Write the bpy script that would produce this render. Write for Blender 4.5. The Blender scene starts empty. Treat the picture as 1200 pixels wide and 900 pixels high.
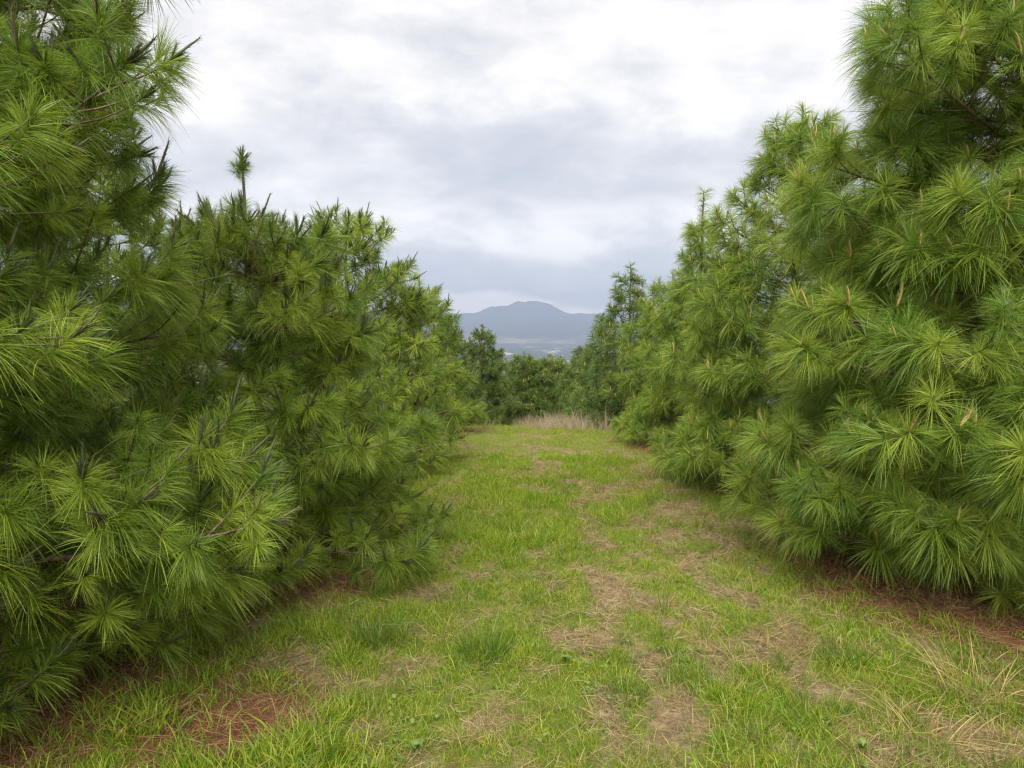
import bpy, math, random
import numpy as np
from mathutils import Vector, Matrix

R = math.radians
scene = bpy.context.scene

# ------------------------------------------------------------------ camera
EYE = 1.6
PITCH = 4.7
cam_d = bpy.data.cameras.new("camera")
cam_d.sensor_width = 36.0
cam_d.lens = 36.0 * 906.0 / 1200.0
cam_d.clip_start = 0.05
cam_d.clip_end = 80000.0
cam = bpy.data.objects.new("camera", cam_d)
cam.location = (0.0, 0.0, EYE)
cam.rotation_euler = (R(90.0 - PITCH), 0.0, 0.0)
scene.collection.objects.link(cam)
scene.camera = cam

# ------------------------------------------------------------------ world: broken overcast over a daylight sky
SKY_SEED = 3.7
SUN_ELEV, SUN_AZ = 47.0, 188.0          # azimuth clockwise from +Y
world = bpy.data.worlds.new("World")
scene.world = world
world.use_nodes = True
wt = world.node_tree
wt.nodes.clear()


def N(tree, typ, **kw):
    n = tree.nodes.new(typ)
    for k, v in kw.items():
        setattr(n, k, v)
    return n


def math_node(tree, op, a, b=None, clamp=False):
    n = tree.nodes.new("ShaderNodeMath")
    n.operation = op
    n.use_clamp = clamp
    for i, v in enumerate((a, b)):
        if v is None:
            continue
        if isinstance(v, (int, float)):
            n.inputs[i].default_value = v
        else:
            tree.links.new(v, n.inputs[i])
    return n.outputs[0]


def mix_col(tree, fac, a, b, blend="MIX"):
    n = tree.nodes.new("ShaderNodeMix")
    n.data_type = "RGBA"
    n.blend_type = blend
    n.clamp_factor = True
    for sock, v in ((n.inputs[0], fac), (n.inputs[6], a), (n.inputs[7], b)):
        if isinstance(v, (int, float)):
            sock.default_value = v
        elif isinstance(v, tuple):
            sock.default_value = v if len(v) == 4 else (*v, 1.0)
        else:
            tree.links.new(v, sock)
    return n.outputs[2]


def map_range(tree, v, a, b, c=0.0, d=1.0, smooth=True):
    n = tree.nodes.new("ShaderNodeMapRange")
    n.interpolation_type = "SMOOTHSTEP" if smooth else "LINEAR"
    tree.links.new(v, n.inputs[0])
    for i, x in enumerate((a, b, c, d)):
        n.inputs[i + 1].default_value = x
    return n.outputs[0]


def noise(tree, vec, scale, detail=4.0, rough=0.55, dist=0.0, lac=2.0):
    n = tree.nodes.new("ShaderNodeTexNoise")
    n.inputs["Scale"].default_value = scale
    n.inputs["Detail"].default_value = detail
    n.inputs["Roughness"].default_value = rough
    n.inputs["Distortion"].default_value = dist
    n.inputs["Lacunarity"].default_value = lac
    if vec is not None:
        tree.links.new(vec, n.inputs["Vector"])
    return n.outputs["Fac"], n.outputs["Color"]


def build_world(t):
    out = N(t, "ShaderNodeOutputWorld")
    bg = N(t, "ShaderNodeBackground")
    bg.inputs["Strength"].default_value = 0.1
    sky = N(t, "ShaderNodeTexSky", sky_type="NISHITA")
    sky.sun_disc = False
    sky.sun_elevation = R(SUN_ELEV)
    sky.sun_rotation = R(SUN_AZ)
    sky.altitude = 2300.0
    tc = N(t, "ShaderNodeTexCoord")
    sep = N(t, "ShaderNodeSeparateXYZ")
    t.links.new(tc.outputs["Generated"], sep.inputs[0])
    zc = math_node(t, "MAXIMUM", sep.outputs[2], 0.0)
    den = math_node(t, "ADD", zc, 0.16)
    px = math_node(t, "DIVIDE", sep.outputs[0], den)
    py = math_node(t, "DIVIDE", sep.outputs[1], den)
    comb = N(t, "ShaderNodeCombineXYZ")
    t.links.new(px, comb.inputs[0])
    t.links.new(py, comb.inputs[1])
    comb.inputs[2].default_value = SKY_SEED
    P = comb.outputs[0]
    # big grey bellies, seen nearly edge-on they stack up as bands
    big, _ = noise(t, P, 0.60, 7.0, 0.50, 0.25)
    # heaped tops
    dirv = N(t, "ShaderNodeMapping")
    t.links.new(tc.outputs["Generated"], dirv.inputs[0])
    dirv.inputs["Scale"].default_value = (1.0, 1.0, 2.1)
    dirv.inputs["Location"].default_value = (0.35, 0.2, 0.12)
    puff, _ = noise(t, dirv.outputs[0], 7.0, 10.0, 0.60, 0.1)
    fine, _ = noise(t, dirv.outputs[0], 2.6, 9.0, 0.55, 0.15)
    v = math_node(t, "ADD", math_node(t, "MULTIPLY", big, 0.50), math_node(t, "MULTIPLY", fine, 0.50))
    v = math_node(t, "ADD", v, math_node(t, "MULTIPLY", math_node(t, "SUBTRACT", puff, 0.5), 0.62))
    v = math_node(t, "ADD", math_node(t, "MULTIPLY", math_node(t, "SUBTRACT", v, 0.5), 1.75), 0.70)
    # decks: a flat grey-blue base sits low over the horizon all the way round, its edge torn by the noise
    wob = math_node(t, "MULTIPLY", math_node(t, "SUBTRACT", puff, 0.5), 0.10)
    wob2 = math_node(t, "MULTIPLY", math_node(t, "SUBTRACT", fine, 0.5), 0.10)
    el = math_node(t, "ADD", sep.outputs[2], math_node(t, "ADD", wob, wob2))
    low = math_node(t, "MULTIPLY", map_range(t, el, 0.034, 0.048), map_range(t, el, 0.135, 0.070))
    mid = math_node(t, "MULTIPLY", map_range(t, el, 0.135, 0.150), map_range(t, el, 0.30, 0.21))
    v = math_node(t, "SUBTRACT", v, math_node(t, "MULTIPLY", low, 0.33))
    v = math_node(t, "SUBTRACT", v, math_node(t, "MULTIPLY", mid, 0.17))
    ramp = N(t, "ShaderNodeValToRGB")
    t.links.new(v, ramp.inputs[0])
    cr = ramp.color_ramp
    cr.elements[0].position = 0.22
    cr.elements[0].color = (0.55, 0.57, 0.61, 1)
    cr.elements[1].position = 0.86
    cr.elements[1].color = (1.03, 0.99, 0.945, 1)
    for p, c in ((0.42, (0.655, 0.655, 0.67, 1)), (0.58, (0.795, 0.78, 0.77, 1)), (0.70, (0.92, 0.89, 0.865, 1))):
        e = cr.elements.new(p)
        e.color = c
    sc = N(t, "ShaderNodeVectorMath", operation="SCALE")
    t.links.new(ramp.outputs[0], sc.inputs[0])
    sc.inputs["Scale"].default_value = 1.68
    # creamy light under the deck just above the horizon
    hz = map_range(t, el, 0.044, 0.026)
    warm = mix_col(t, math_node(t, "MULTIPLY", hz, 0.85), sc.outputs[0], (2.95, 2.6, 2.3, 1))
    final = mix_col(t, 0.975, sky.outputs[0], warm)
    t.links.new(final, bg.inputs["Color"])
    t.links.new(bg.outputs[0], out.inputs["Surface"])


build_world(wt)

# ------------------------------------------------------------------ sun behind thin cloud
sun_d = bpy.data.lights.new("sun", "SUN")
sun_d.energy = 1.5
sun_d.angle = R(60.0)
sun_d.color = (1.0, 0.965, 0.90)
sun = bpy.data.objects.new("sun", sun_d)
az = R(SUN_AZ)
sdir = Vector((math.sin(az) * math.cos(R(SUN_ELEV)), math.cos(az) * math.cos(R(SUN_ELEV)), math.sin(R(SUN_ELEV))))
sun.rotation_euler = sdir.to_track_quat("Z", "Y").to_euler()
sun.location = (0, -5, 30)
scene.collection.objects.link(sun)

# ------------------------------------------------------------------ exposure and renderer
vs = scene.view_settings
vs.view_transform = "Standard"
vs.look = "None"
vs.gamma = 1.0
vs.exposure = 2.82
vs.use_curve_mapping = False
cy = scene.cycles
cy.pixel_filter_type = 'BLACKMAN_HARRIS'
cy.filter_width = 1.25
cy.max_bounces = 5
cy.diffuse_bounces = 3
cy.glossy_bounces = 2
cy.transmission_bounces = 6
cy.transparent_max_bounces = 8
cy.volume_bounces = 0
cy.use_denoising = True
cy.denoising_prefilter = 'NONE'
cy.sample_clamp_indirect = 6.0

rng = np.random.default_rng(11)
random.seed(11)
COL = scene.collection


# ------------------------------------------------------------------ mesh helpers
def mesh_np(name, V, F, mats=(), midx=None, tint=None, smooth=True):
    """V (n,3), F (m,4) array of quads, a (m,3) array of triangles, or a list of such arrays"""
    V = np.asarray(V, dtype=np.float32)
    groups = F if isinstance(F, list) else [F]
    loops = np.concatenate([np.asarray(g, dtype=np.int32).ravel() for g in groups])
    sizes = np.concatenate([np.full(len(g), g.shape[1], dtype=np.int32) for g in groups])
    starts = np.concatenate([[0], np.cumsum(sizes)[:-1]]).astype(np.int32)
    me = bpy.data.meshes.new(name)
    me.vertices.add(len(V))
    me.vertices.foreach_set("co", V.ravel())
    me.loops.add(len(loops))
    me.loops.foreach_set("vertex_index", loops)
    me.polygons.add(len(sizes))
    me.polygons.foreach_set("loop_start", starts)
    me.polygons.foreach_set("loop_total", sizes)
    for m in mats:
        me.materials.append(m)
    if midx is not None:
        me.polygons.foreach_set("material_index", np.asarray(midx, dtype=np.int32))
    me.polygons.foreach_set("use_smooth", np.full(len(sizes), smooth))
    if tint is not None:
        a = me.attributes.new("tint", "FLOAT", "POINT")
        a.data.foreach_set("value", np.asarray(tint, dtype=np.float32))
    me.update(calc_edges=True)
    return me


def link(name, data, parent=None, loc=None):
    o = bpy.data.objects.new(name, data)
    COL.objects.link(o)
    if parent is not None:
        o.parent = parent
    if loc is not None:
        o.location = loc
    return o


def tag(o, label=None, cat=None, group=None, kind=None):
    if label:
        o["label"] = label
    if cat:
        o["category"] = cat
    if group:
        o["group"] = group
    if kind:
        o["kind"] = kind
    return o


class Vnoise:
    """smooth value noise on a lattice, summed in octaves"""

    def __init__(self, seed, n=256):
        self.n = n
        self.t = np.random.default_rng(seed).random((n, n))

    def one(self, x, y):
        xi = np.floor(x).astype(int)
        yi = np.floor(y).astype(int)
        fx, fy = x - xi, y - yi
        fx = fx * fx * (3 - 2 * fx)
        fy = fy * fy * (3 - 2 * fy)
        n = self.n
        a, b = self.t[xi % n, yi % n], self.t[(xi + 1) % n, yi % n]
        c, d = self.t[xi % n, (yi + 1) % n], self.t[(xi + 1) % n, (yi + 1) % n]
        return (a * (1 - fx) + b * fx) * (1 - fy) + (c * (1 - fx) + d * fx) * fy

    def __call__(self, x, y, oct=4, gain=0.5):
        x = np.asarray(x, dtype=float)
        y = np.asarray(y, dtype=float)
        s, amp, tot = 0.0, 1.0, 0.0
        for k in range(oct):
            s = s + amp * self.one(x * 2 ** k + 17.3 * k, y * 2 ** k + 9.1 * k)
            tot += amp
            amp *= gain
        return s / tot


VN = [Vnoise(100 + i) for i in range(6)]


def softplus(x, w):
    x = np.asarray(x, dtype=float)
    return 0.5 * (x + np.sqrt(x * x + w * w))


def zground(x, y):
    x = np.asarray(x, dtype=float)
    y = np.asarray(y, dtype=float)
    ease = lambda v, w: np.maximum(v, 0.0) ** 2 / (np.maximum(v, 0.0) + w)
    D = softplus(y - 12.3, 1.6) - 0.03 + ease(np.abs(x) - 60.0, 60.0) + ease(-y - 100.0, 80.0)
    z = -260.0 * (1.0 - np.exp(-0.20 * D / 260.0))
    near = np.exp(-(x * x + (y - 6) ** 2) / (60.0 ** 2))
    z = z + near * (0.10 * (VN[0](x * 0.45, y * 0.45, 2) - 0.5) + 0.075 * (VN[1](x * 2.2, y * 2.2, 2) - 0.5))
    far = 1.0 - np.exp(-(D / 900.0) ** 2)
    z = z + far * 34.0 * (VN[2](x / 1400.0, y / 1400.0, 4) - 0.5)
    return z


def zg(x, y):
    return float(zground(np.array([x]), np.array([y]))[0])


# ------------------------------------------------------------------ materials
def new_mat(name):
    m = bpy.data.materials.new(name)
    m.use_nodes = True
    t = m.node_tree
    t.nodes.clear()
    out = N(t, "ShaderNodeOutputMaterial")
    return m, t, out


def leaf_material(name, cols, transl=0.30, rough=0.45, tcol=1.25, spec=0.4, hue_obj=0.5):
    """cols: dark, mid, light; the blade's own tint and the clump's random number pick between them"""
    m, t, out = new_mat(name)
    at = N(t, "ShaderNodeAttribute", attribute_name="tint")
    oi = N(t, "ShaderNodeObjectInfo")
    f = math_node(t, "ADD", math_node(t, "MULTIPLY", at.outputs["Fac"], 1.0 - hue_obj),
                  math_node(t, "MULTIPLY", oi.outputs["Random"], hue_obj))
    ramp = N(t, "ShaderNodeValToRGB")
    t.links.new(f, ramp.inputs[0])
    cr = ramp.color_ramp
    cr.elements[0].position = 0.12
    cr.elements[0].color = (*cols[0], 1)
    cr.elements[1].position = 0.92
    cr.elements[1].color = (*cols[2], 1)
    e = cr.elements.new(0.5)
    e.color = (*cols[1], 1)
    b = N(t, "ShaderNodeBsdfPrincipled")
    t.links.new(ramp.outputs[0], b.inputs["Base Color"])
    b.inputs["Roughness"].default_value = rough
    b.inputs["Specular IOR Level"].default_value = spec
    tr = N(t, "ShaderNodeBsdfTranslucent")
    sc = N(t, "ShaderNodeVectorMath", operation="SCALE")
    t.links.new(ramp.outputs[0], sc.inputs[0])
    sc.inputs["Scale"].default_value = tcol
    t.links.new(sc.outputs[0], tr.inputs["Color"])
    mx = N(t, "ShaderNodeMixShader")
    mx.inputs[0].default_value = transl
    t.links.new(b.outputs[0], mx.inputs[1])
    t.links.new(tr.outputs[0], mx.inputs[2])
    t.links.new(mx.outputs[0], out.inputs["Surface"])
    return m


def bark_material(name, c1, c2, scale=30.0, bump=0.5):
    m, t, out = new_mat(name)
    tc = N(t, "ShaderNodeTexCoord")
    mp = N(t, "ShaderNodeMapping")
    mp.inputs["Scale"].default_value = (1, 1, 0.35)
    t.links.new(tc.outputs["Object"], mp.inputs[0])
    f, _ = noise(t, mp.outputs[0], scale, 5.0, 0.65)
    col = mix_col(t, map_range(t, f, 0.35, 0.68), (*c1, 1), (*c2, 1))
    b = N(t, "ShaderNodeBsdfPrincipled")
    t.links.new(col, b.inputs["Base Color"])
    b.inputs["Roughness"].default_value = 0.85
    b.inputs["Specular IOR Level"].default_value = 0.2
    bp = N(t, "ShaderNodeBump")
    bp.inputs["Strength"].default_value = bump
    bp.inputs["Distance"].default_value = 0.01
    t.links.new(f, bp.inputs["Height"])
    t.links.new(bp.outputs[0], b.inputs["Normal"])
    t.links.new(b.outputs[0], out.inputs["Surface"])
    return m


M = {}
M["needle_a"] = leaf_material("needles_long_soft", ((0.075, 0.138, 0.016), (0.162, 0.240, 0.022), (0.305, 0.355, 0.042)), 0.40)
M["needle_b"] = leaf_material("needles_full_mop", ((0.068, 0.135, 0.017), (0.155, 0.235, 0.024), (0.300, 0.350, 0.045)), 0.40)
M["needle_far"] = leaf_material("needles_far_shaded", ((0.040, 0.085, 0.013), (0.085, 0.140, 0.020), (0.165, 0.215, 0.034)), 0.34)  # far needles: self-shadow the open far tufts lack is put into the colour
M["shoot_a"] = leaf_material("young_shoot_green_brown", ((0.035, 0.060, 0.018), (0.075, 0.085, 0.030), (0.120, 0.100, 0.045)), 0.05, 0.7)
M["candle_b"] = leaf_material("candle_gold_brown", ((0.15, 0.125, 0.03), (0.26, 0.21, 0.05), (0.34, 0.26, 0.09)), 0.10, 0.7)
M["bark"] = bark_material("trunk_bark", (0.055, 0.040, 0.030), (0.135, 0.105, 0.080), 26.0, 0.9)
M["twig"] = bark_material("branch_bark", (0.075, 0.052, 0.035), (0.150, 0.112, 0.075), 60.0, 0.4)
M["dead_twig"] = bark_material("dry_twig", (0.11, 0.082, 0.052), (0.19, 0.145, 0.095), 60.0, 0.3)
M["grass"] = leaf_material("grass_green", ((0.080, 0.158, 0.009), (0.175, 0.262, 0.014), (0.345, 0.345, 0.038)), 0.45, 0.5, hue_obj=0.6)
M["grass_dark"] = leaf_material("grass_tussock_green", ((0.055, 0.105, 0.012), (0.100, 0.165, 0.016), (0.170, 0.220, 0.028)), 0.38, 0.45, hue_obj=0.3)
M["thatch"] = leaf_material("dry_thatch", ((0.12, 0.085, 0.040), (0.24, 0.180, 0.085), (0.38, 0.300, 0.155)), 0.25, 0.75, hue_obj=0.45)
M["straw"] = leaf_material("standing_straw", ((0.18, 0.135, 0.08), (0.31, 0.245, 0.15), (0.42, 0.35, 0.24)), 0.30, 0.7, hue_obj=0.4)
M["gold"] = leaf_material("yellowed_grass", ((0.14, 0.105, 0.035), (0.26, 0.20, 0.065), (0.38, 0.31, 0.12)), 0.30, 0.7, hue_obj=0.45)
M["litter"] = leaf_material("fallen_needles", ((0.08, 0.034, 0.016), (0.16, 0.070, 0.030), (0.25, 0.14, 0.06)), 0.10, 0.8, hue_obj=0.4)
M["weed"] = leaf_material("broad_weed_leaf", ((0.065, 0.12, 0.018), (0.11, 0.17, 0.028), (0.17, 0.22, 0.045)), 0.30, 0.5, hue_obj=0.4)


# ------------------------------------------------------------------ the ground sheet
# trees: where they stand decides where needles have fallen, so the table comes first
#        x      y     h     crown  style size  whorl label
TREES = [
    (-2.52, 3.00, 5.20, 1.42, "a", 0.82, "tall pine with feathery needles and dark green shoots over red soil"),
    (-1.70, 5.10, 2.66, 1.28, "a", 0.82, "pine whose thin bare leader ends in a lone tuft"),
    (-1.76, 8.35, 2.72, 1.18, "a", 0.86, "rounded dark pine with a bristle of candles, next after the lone-leader pine"),
    (-1.38, 11.6, 2.25, 0.92, "a", 0.85, "small pine half hidden at the back of the rounded dark pine"),
    (3.05, 4.65, 4.45, 1.55, "b", 0.88, "big pine of full mop tufts and golden candles over brown litter"),
    (2.62, 7.25, 3.55, 1.16, "b", 0.86, "pine of full tufts standing just behind the big golden-candled pine"),
    (2.45, 10.1, 3.30, 1.04, "b", 0.85, "pine with a sparse open top rising above its full-tufted neighbour"),
    (2.05, 13.1, 2.78, 0.95, "b", 0.80, "pine with a tufted pompom top beside the dry grass patch"),
    (1.90, 16.3, 2.55, 0.90, "b", 0.75, "thin pine with loose separate tufts standing out against the valley"),
    (-1.42, 17.2, 2.55, 1.05, "a", 0.75, "dark pine beside the small hidden pine past the crest"),
    (-0.80, 18.6, 2.72, 1.05, "a", 0.75, "dark pine past the crest with one tall thin leader spike"),
    (0.30, 20.3, 2.38, 1.05, "b", 0.75, "low bushy pine past the crest below the tan valley fields"),
    (1.05, 20.8, 2.25, 1.05, "b", 0.75, "low flat-topped pine past the crest behind the straw grass"),
    (1.75, 19.6, 2.32, 1.05, "b", 0.72, "low pine past the crest with a single small top tuft"),
    (2.40, 11.7, 2.40, 0.95, "b", 0.80, "pine wedged between the sparse-topped pine and the pompom-topped pine"),
    (4.30, 8.70, 3.30, 1.15, "b", 0.90, "pine of a farther row glimpsed through gaps in the full-tufted pine"),
    (-3.70, 6.90, 3.00, 1.20, "a", 0.86, "pine of a farther row glimpsed through gaps beside the lone-leader pine"),
    (-0.15, 21.8, 2.40, 0.95, "a", 0.75, "dark pine filling the gap behind the leader-spiked pine past the crest"),
    (0.70, 22.6, 2.42, 0.95, "b", 0.75, "pine filling the gap behind the two low pines past the crest"),
    (-2.10, 20.4, 2.60, 1.00, "a", 0.75, "pine hidden but for its flank behind the small pine past the crest"),
    (2.45, 21.6, 2.60, 0.95, "b", 0.75, "pine hidden but for its top behind the thin loose-tufted pine"),
]
TX = np.array([t[0] for t in TREES])
TY = np.array([t[1] for t in TREES])
TR = np.array([t[3] for t in TREES])


def litter_field(x, y):
    """how much of the ground is fallen needles and red soil: under the crowns"""
    x = np.asarray(x, dtype=float)
    y = np.asarray(y, dtype=float)
    f = np.zeros_like(x)
    for a, b, r in zip(TX, TY, TR):
        d = np.hypot(x - a, y - b)
        f = np.maximum(f, 1.0 - d / (r * 0.90))
    f = np.maximum(f, 0.42 * np.exp(-((x + 1.18) / 0.36) ** 2 - ((y - 2.95) / 0.42) ** 2))
    f = f * 2.6 + 0.9 * (VN[3](x * 1.6, y * 1.6, 3) - 0.5)
    return np.clip(f, 0, 1)


def gauss(x, y, cx, cy_, rx, ry):
    return np.exp(-((x - cx) / rx) ** 2 - ((y - cy_) / ry) ** 2)


def green_field(x, y):
    """0 = worn dry ground, 1 = thick green grass"""
    x = np.asarray(x, dtype=float)
    y = np.asarray(y, dtype=float)
    g = 0.74 + 0.40 * (VN[4](x * 0.9, y * 0.8, 2) - 0.5) + 2.5 * (VN[5](x * 7.5, y * 5.2, 3) - 0.5)
    g = g + 0.20 * gauss(x, y, -0.3, 6.5, 0.8, 2.2)
    g = g - 0.75 * gauss(x, y, 0.66, 2.95, 0.16, 0.45) - 0.7 * gauss(x, y, 0.60, 4.6, 0.12, 0.35)
    g = g - 0.30 * gauss(x, y, 0.28, 2.9, 0.16, 0.2) - 0.5 * gauss(x, y, 0.2, 3.75, 0.18, 0.13)
    g = g - 0.35 * gauss(x, y, 1.75, 2.9, 0.3, 0.3) - 0.35 * gauss(x, y, 1.35, 7.4, 0.4, 2.2)
    g = g - 0.25 * gauss(x, y, 0.45, 7.6, 0.4, 1.6) - 0.45 * gauss(x, y, -0.75, 3.3, 0.3, 0.3)
    g = g - 0.35 * gauss(x, y, -0.75, 6.2, 0.35, 0.8)
    return np.clip(g, 0, 1)


def grid_faces(nx, ny):
    i = np.arange(nx - 1)[:, None] * ny + np.arange(ny - 1)[None, :]
    i = i.ravel()
    return np.stack([i, i + ny, i + ny + 1, i + 1], 1)


def build_ground():
    n = 380
    a = 2.2
    lim = 15200.0
    u = np.linspace(-1, 1, n)
    k = math.asinh(lim / a)
    gx = a * np.sinh(u * k)
    gy = a * np.sinh(u * k) + 5.0
    gy = np.clip(gy, -lim, lim)
    X, Y = np.meshgrid(gx, gy, indexing="ij")
    Z = zground(X, Y)
    V = np.stack([X.ravel(), Y.ravel(), Z.ravel()], 1)
    me = mesh_np("ground", V, grid_faces(n, n))
    for nm, val in (("litter", litter_field(X, Y)), ("green", green_field(X, Y))):
        at = me.attributes.new(nm, "FLOAT", "POINT")
        at.data.foreach_set("value", val.ravel().astype(np.float32))
    m, t, out = new_mat("meadow_and_valley")
    geo = N(t, "ShaderNodeNewGeometry")
    P = geo.outputs["Position"]
    sep = N(t, "ShaderNodeSeparateXYZ")
    t.links.new(P, sep.inputs[0])
    al = N(t, "ShaderNodeAttribute", attribute_name="litter").outputs["Fac"]
    ag = N(t, "ShaderNodeAttribute", attribute_name="green").outputs["Fac"]
    f1, _ = noise(t, P, 9.0, 8.0, 0.7)
    f2, _ = noise(t, P, 55.0, 6.0, 0.7)
    f3, _ = noise(t, P, 2.2, 5.0, 0.6)
    soil = mix_col(t, map_range(t, f1, 0.35, 0.68), (0.14, 0.10, 0.053, 1), (0.30, 0.225, 0.13, 1))
    soil = mix_col(t, map_range(t, f2, 0.40, 0.72), soil, (0.085, 0.060, 0.032, 1))
    moss = mix_col(t, f1, (0.080, 0.105, 0.016, 1), (0.17, 0.18, 0.04, 1))
    gf = math_node(t, "ADD", ag, math_node(t, "MULTIPLY", math_node(t, "SUBTRACT", f2, 0.5), 0.9))
    near = mix_col(t, map_range(t, gf, 0.30, 0.80), soil, moss)
    red = mix_col(t, map_range(t, f2, 0.38, 0.66), (0.19, 0.080, 0.042, 1), (0.10, 0.048, 0.026, 1))
    near = mix_col(t, map_range(t, math_node(t, "ADD", al, math_node(t, "MULTIPLY", math_node(t, "SUBTRACT", f1, 0.5), 0.6)), 0.15, 0.55), near, red)
    # the valley floor: woods, fallow fields and a pale scatter of roofs
    sc = N(t, "ShaderNodeMapping")
    sc.inputs["Scale"].default_value = (0.001, 0.00026, 0.001)
    t.links.new(P, sc.inputs[0])
    big, _ = noise(t, sc.outputs[0], 0.55, 5.0, 0.6, 0.4)
    med, _ = noise(t, sc.outputs[0], 3.2, 6.0, 0.65, 0.3)
    vor = N(t, "ShaderNodeTexVoronoi")
    vor.inputs["Scale"].default_value = 7.0
    t.links.new(sc.outputs[0], vor.inputs["Vector"])
    sepc = N(t, "ShaderNodeSeparateColor")
    t.links.new(vor.outputs["Color"], sepc.inputs[0])
    field = mix_col(t, map_range(t, sepc.outputs[0], 0.45, 0.62), (0.060, 0.064, 0.036, 1), (0.40, 0.31, 0.19, 1))
    field = mix_col(t, map_range(t, sepc.outputs[1], 0.60, 0.8), field, (0.10, 0.09, 0.05, 1))
    woods = mix_col(t, med, (0.012, 0.020, 0.012, 1), (0.034, 0.042, 0.024, 1))
    v2 = N(t, "ShaderNodeTexVoronoi")
    v2.inputs["Scale"].default_value = 22.0
    t.links.new(sc.outputs[0], v2.inputs["Vector"])
    s2 = N(t, "ShaderNodeSeparateColor")
    t.links.new(v2.outputs["Color"], s2.inputs[0])
    town = mix_col(t, map_range(t, s2.outputs[0], 0.62, 0.80), field, (0.36, 0.33, 0.29, 1))
    openf = math_node(t, "MULTIPLY", map_range(t, sep.outputs[1], 9800.0, 7000.0), map_range(t, big, 0.40, 0.60))
    vf = math_node(t, "ADD", openf, math_node(t, "MULTIPLY", math_node(t, "SUBTRACT", med, 0.5), 2.2))
    valley = mix_col(t, map_range(t, vf, 0.30, 0.75), woods, town)
    wide = map_range(t, sep.outputs[2], -22.0, -60.0)
    scrub = mix_col(t, med, (0.06, 0.075, 0.03, 1), (0.17, 0.14, 0.07, 1))
    midc = mix_col(t, map_range(t, sep.outputs[2], -3.0, -14.0), near, scrub)
    col = mix_col(t, wide, midc, valley)
    b = N(t, "ShaderNodeBsdfPrincipled")
    t.links.new(col, b.inputs["Base Color"])
    b.inputs["Roughness"].default_value = 0.95
    b.inputs["Specular IOR Level"].default_value = 0.1
    hsum = math_node(t, "ADD", math_node(t, "MULTIPLY", f1, 1.0), math_node(t, "MULTIPLY", f2, 0.45))
    bp = N(t, "ShaderNodeBump")
    bp.inputs["Strength"].default_value = 0.9
    bp.inputs["Distance"].default_value = 0.035
    t.links.new(hsum, bp.inputs["Height"])
    t.links.new(bp.outputs[0], b.inputs["Normal"])
    t.links.new(b.outputs[0], out.inputs["Surface"])
    me.materials.append(m)
    o = link("ground", me)
    tag(o, kind="structure")
    return o


build_ground()


# ------------------------------------------------------------------ the volcano and its long ridge across the valley
def build_mountain():
    nx, ny = 420, 120
    xs = np.linspace(-13500, 13500, nx)
    ys = np.linspace(7600, 15000, ny)
    X, Y = np.meshgrid(xs, ys, indexing="ij")
    Vn = Vnoise(77)
    s = np.clip((Y - 7700) / (13600 - 7700), 0, 1)
    base = -300 + 462 * s ** 1.35
    base = base - np.clip((Y - 13900) / 1100, 0, 1) ** 1.3 * 480
    rx = X + 120 * (Vn(X / 3000 + 3, Y / 3000, 3) - 0.5)
    base = base + 60 * np.exp(-((X + 4200) / 2600) ** 2) * s + 26 * np.exp(-((X - 5200) / 2200) ** 2) * s

    def frustum(cx, cy_, rtop, rbot, hh):
        d = np.hypot(rx - cx, (Y - cy_) * 0.9)
        q = np.clip((rbot - d) / (rbot - rtop), 0, 1)
        return hh * (q * q * (3 - 2 * q) * 0.45 + 0.55 * q ** 1.4)

    base = base + frustum(400, 13500, 280, 690, 165) + frustum(-290, 13350, 60, 360, 110)
    base = base + frustum(250, 13600, 300, 1500, 24)
    gul = np.abs(Vn(rx / 420, Y / 900, 4) - 0.5) * 2
    Z = base + s * (70 * (Vn(X / 900, Y / 900, 6) - 0.5) - 55 * (1 - gul) * np.clip((base + 100) / 300, 0, 1))
    V = np.stack([X.ravel(), Y.ravel(), Z.ravel()], 1)
    me = mesh_np("mountain", V, grid_faces(nx, ny))
    m, t, out = new_mat("wooded_mountain")
    geo = N(t, "ShaderNodeNewGeometry")
    sc = N(t, "ShaderNodeMapping")
    sc.inputs["Scale"].default_value = (0.001, 0.00026, 0.001)
    t.links.new(geo.outputs["Position"], sc.inputs[0])
    sep = N(t, "ShaderNodeSeparateXYZ")
    t.links.new(geo.outputs["Position"], sep.inputs[0])
    f, _ = noise(t, sc.outputs[0], 2.4, 7.0, 0.65, 0.3)
    g, _ = noise(t, sc.outputs[0], 1.6, 7.0, 0.7, 0.3)
    col = mix_col(t, f, (0.010, 0.016, 0.012, 1), (0.030, 0.036, 0.024, 1))
    tan = mix_col(t, f, (0.05, 0.05, 0.034, 1), (0.30, 0.245, 0.16, 1))
    lowm = math_node(t, "ADD", map_range(t, sep.outputs[2], -90.0, -260.0), math_node(t, "MULTIPLY", math_node(t, "SUBTRACT", g, 0.5), 2.0))
    col = mix_col(t, map_range(t, lowm, 0.60, 1.15), col, tan)
    b = N(t, "ShaderNodeBsdfPrincipled")
    t.links.new(col, b.inputs["Base Color"])
    b.inputs["Roughness"].default_value = 1.0
    b.inputs["Specular IOR Level"].default_value = 0.0
    t.links.new(b.outputs[0], out.inputs["Surface"])
    me.materials.append(m)
    tag(link("mountain", me), kind="structure")


build_mountain()


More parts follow.
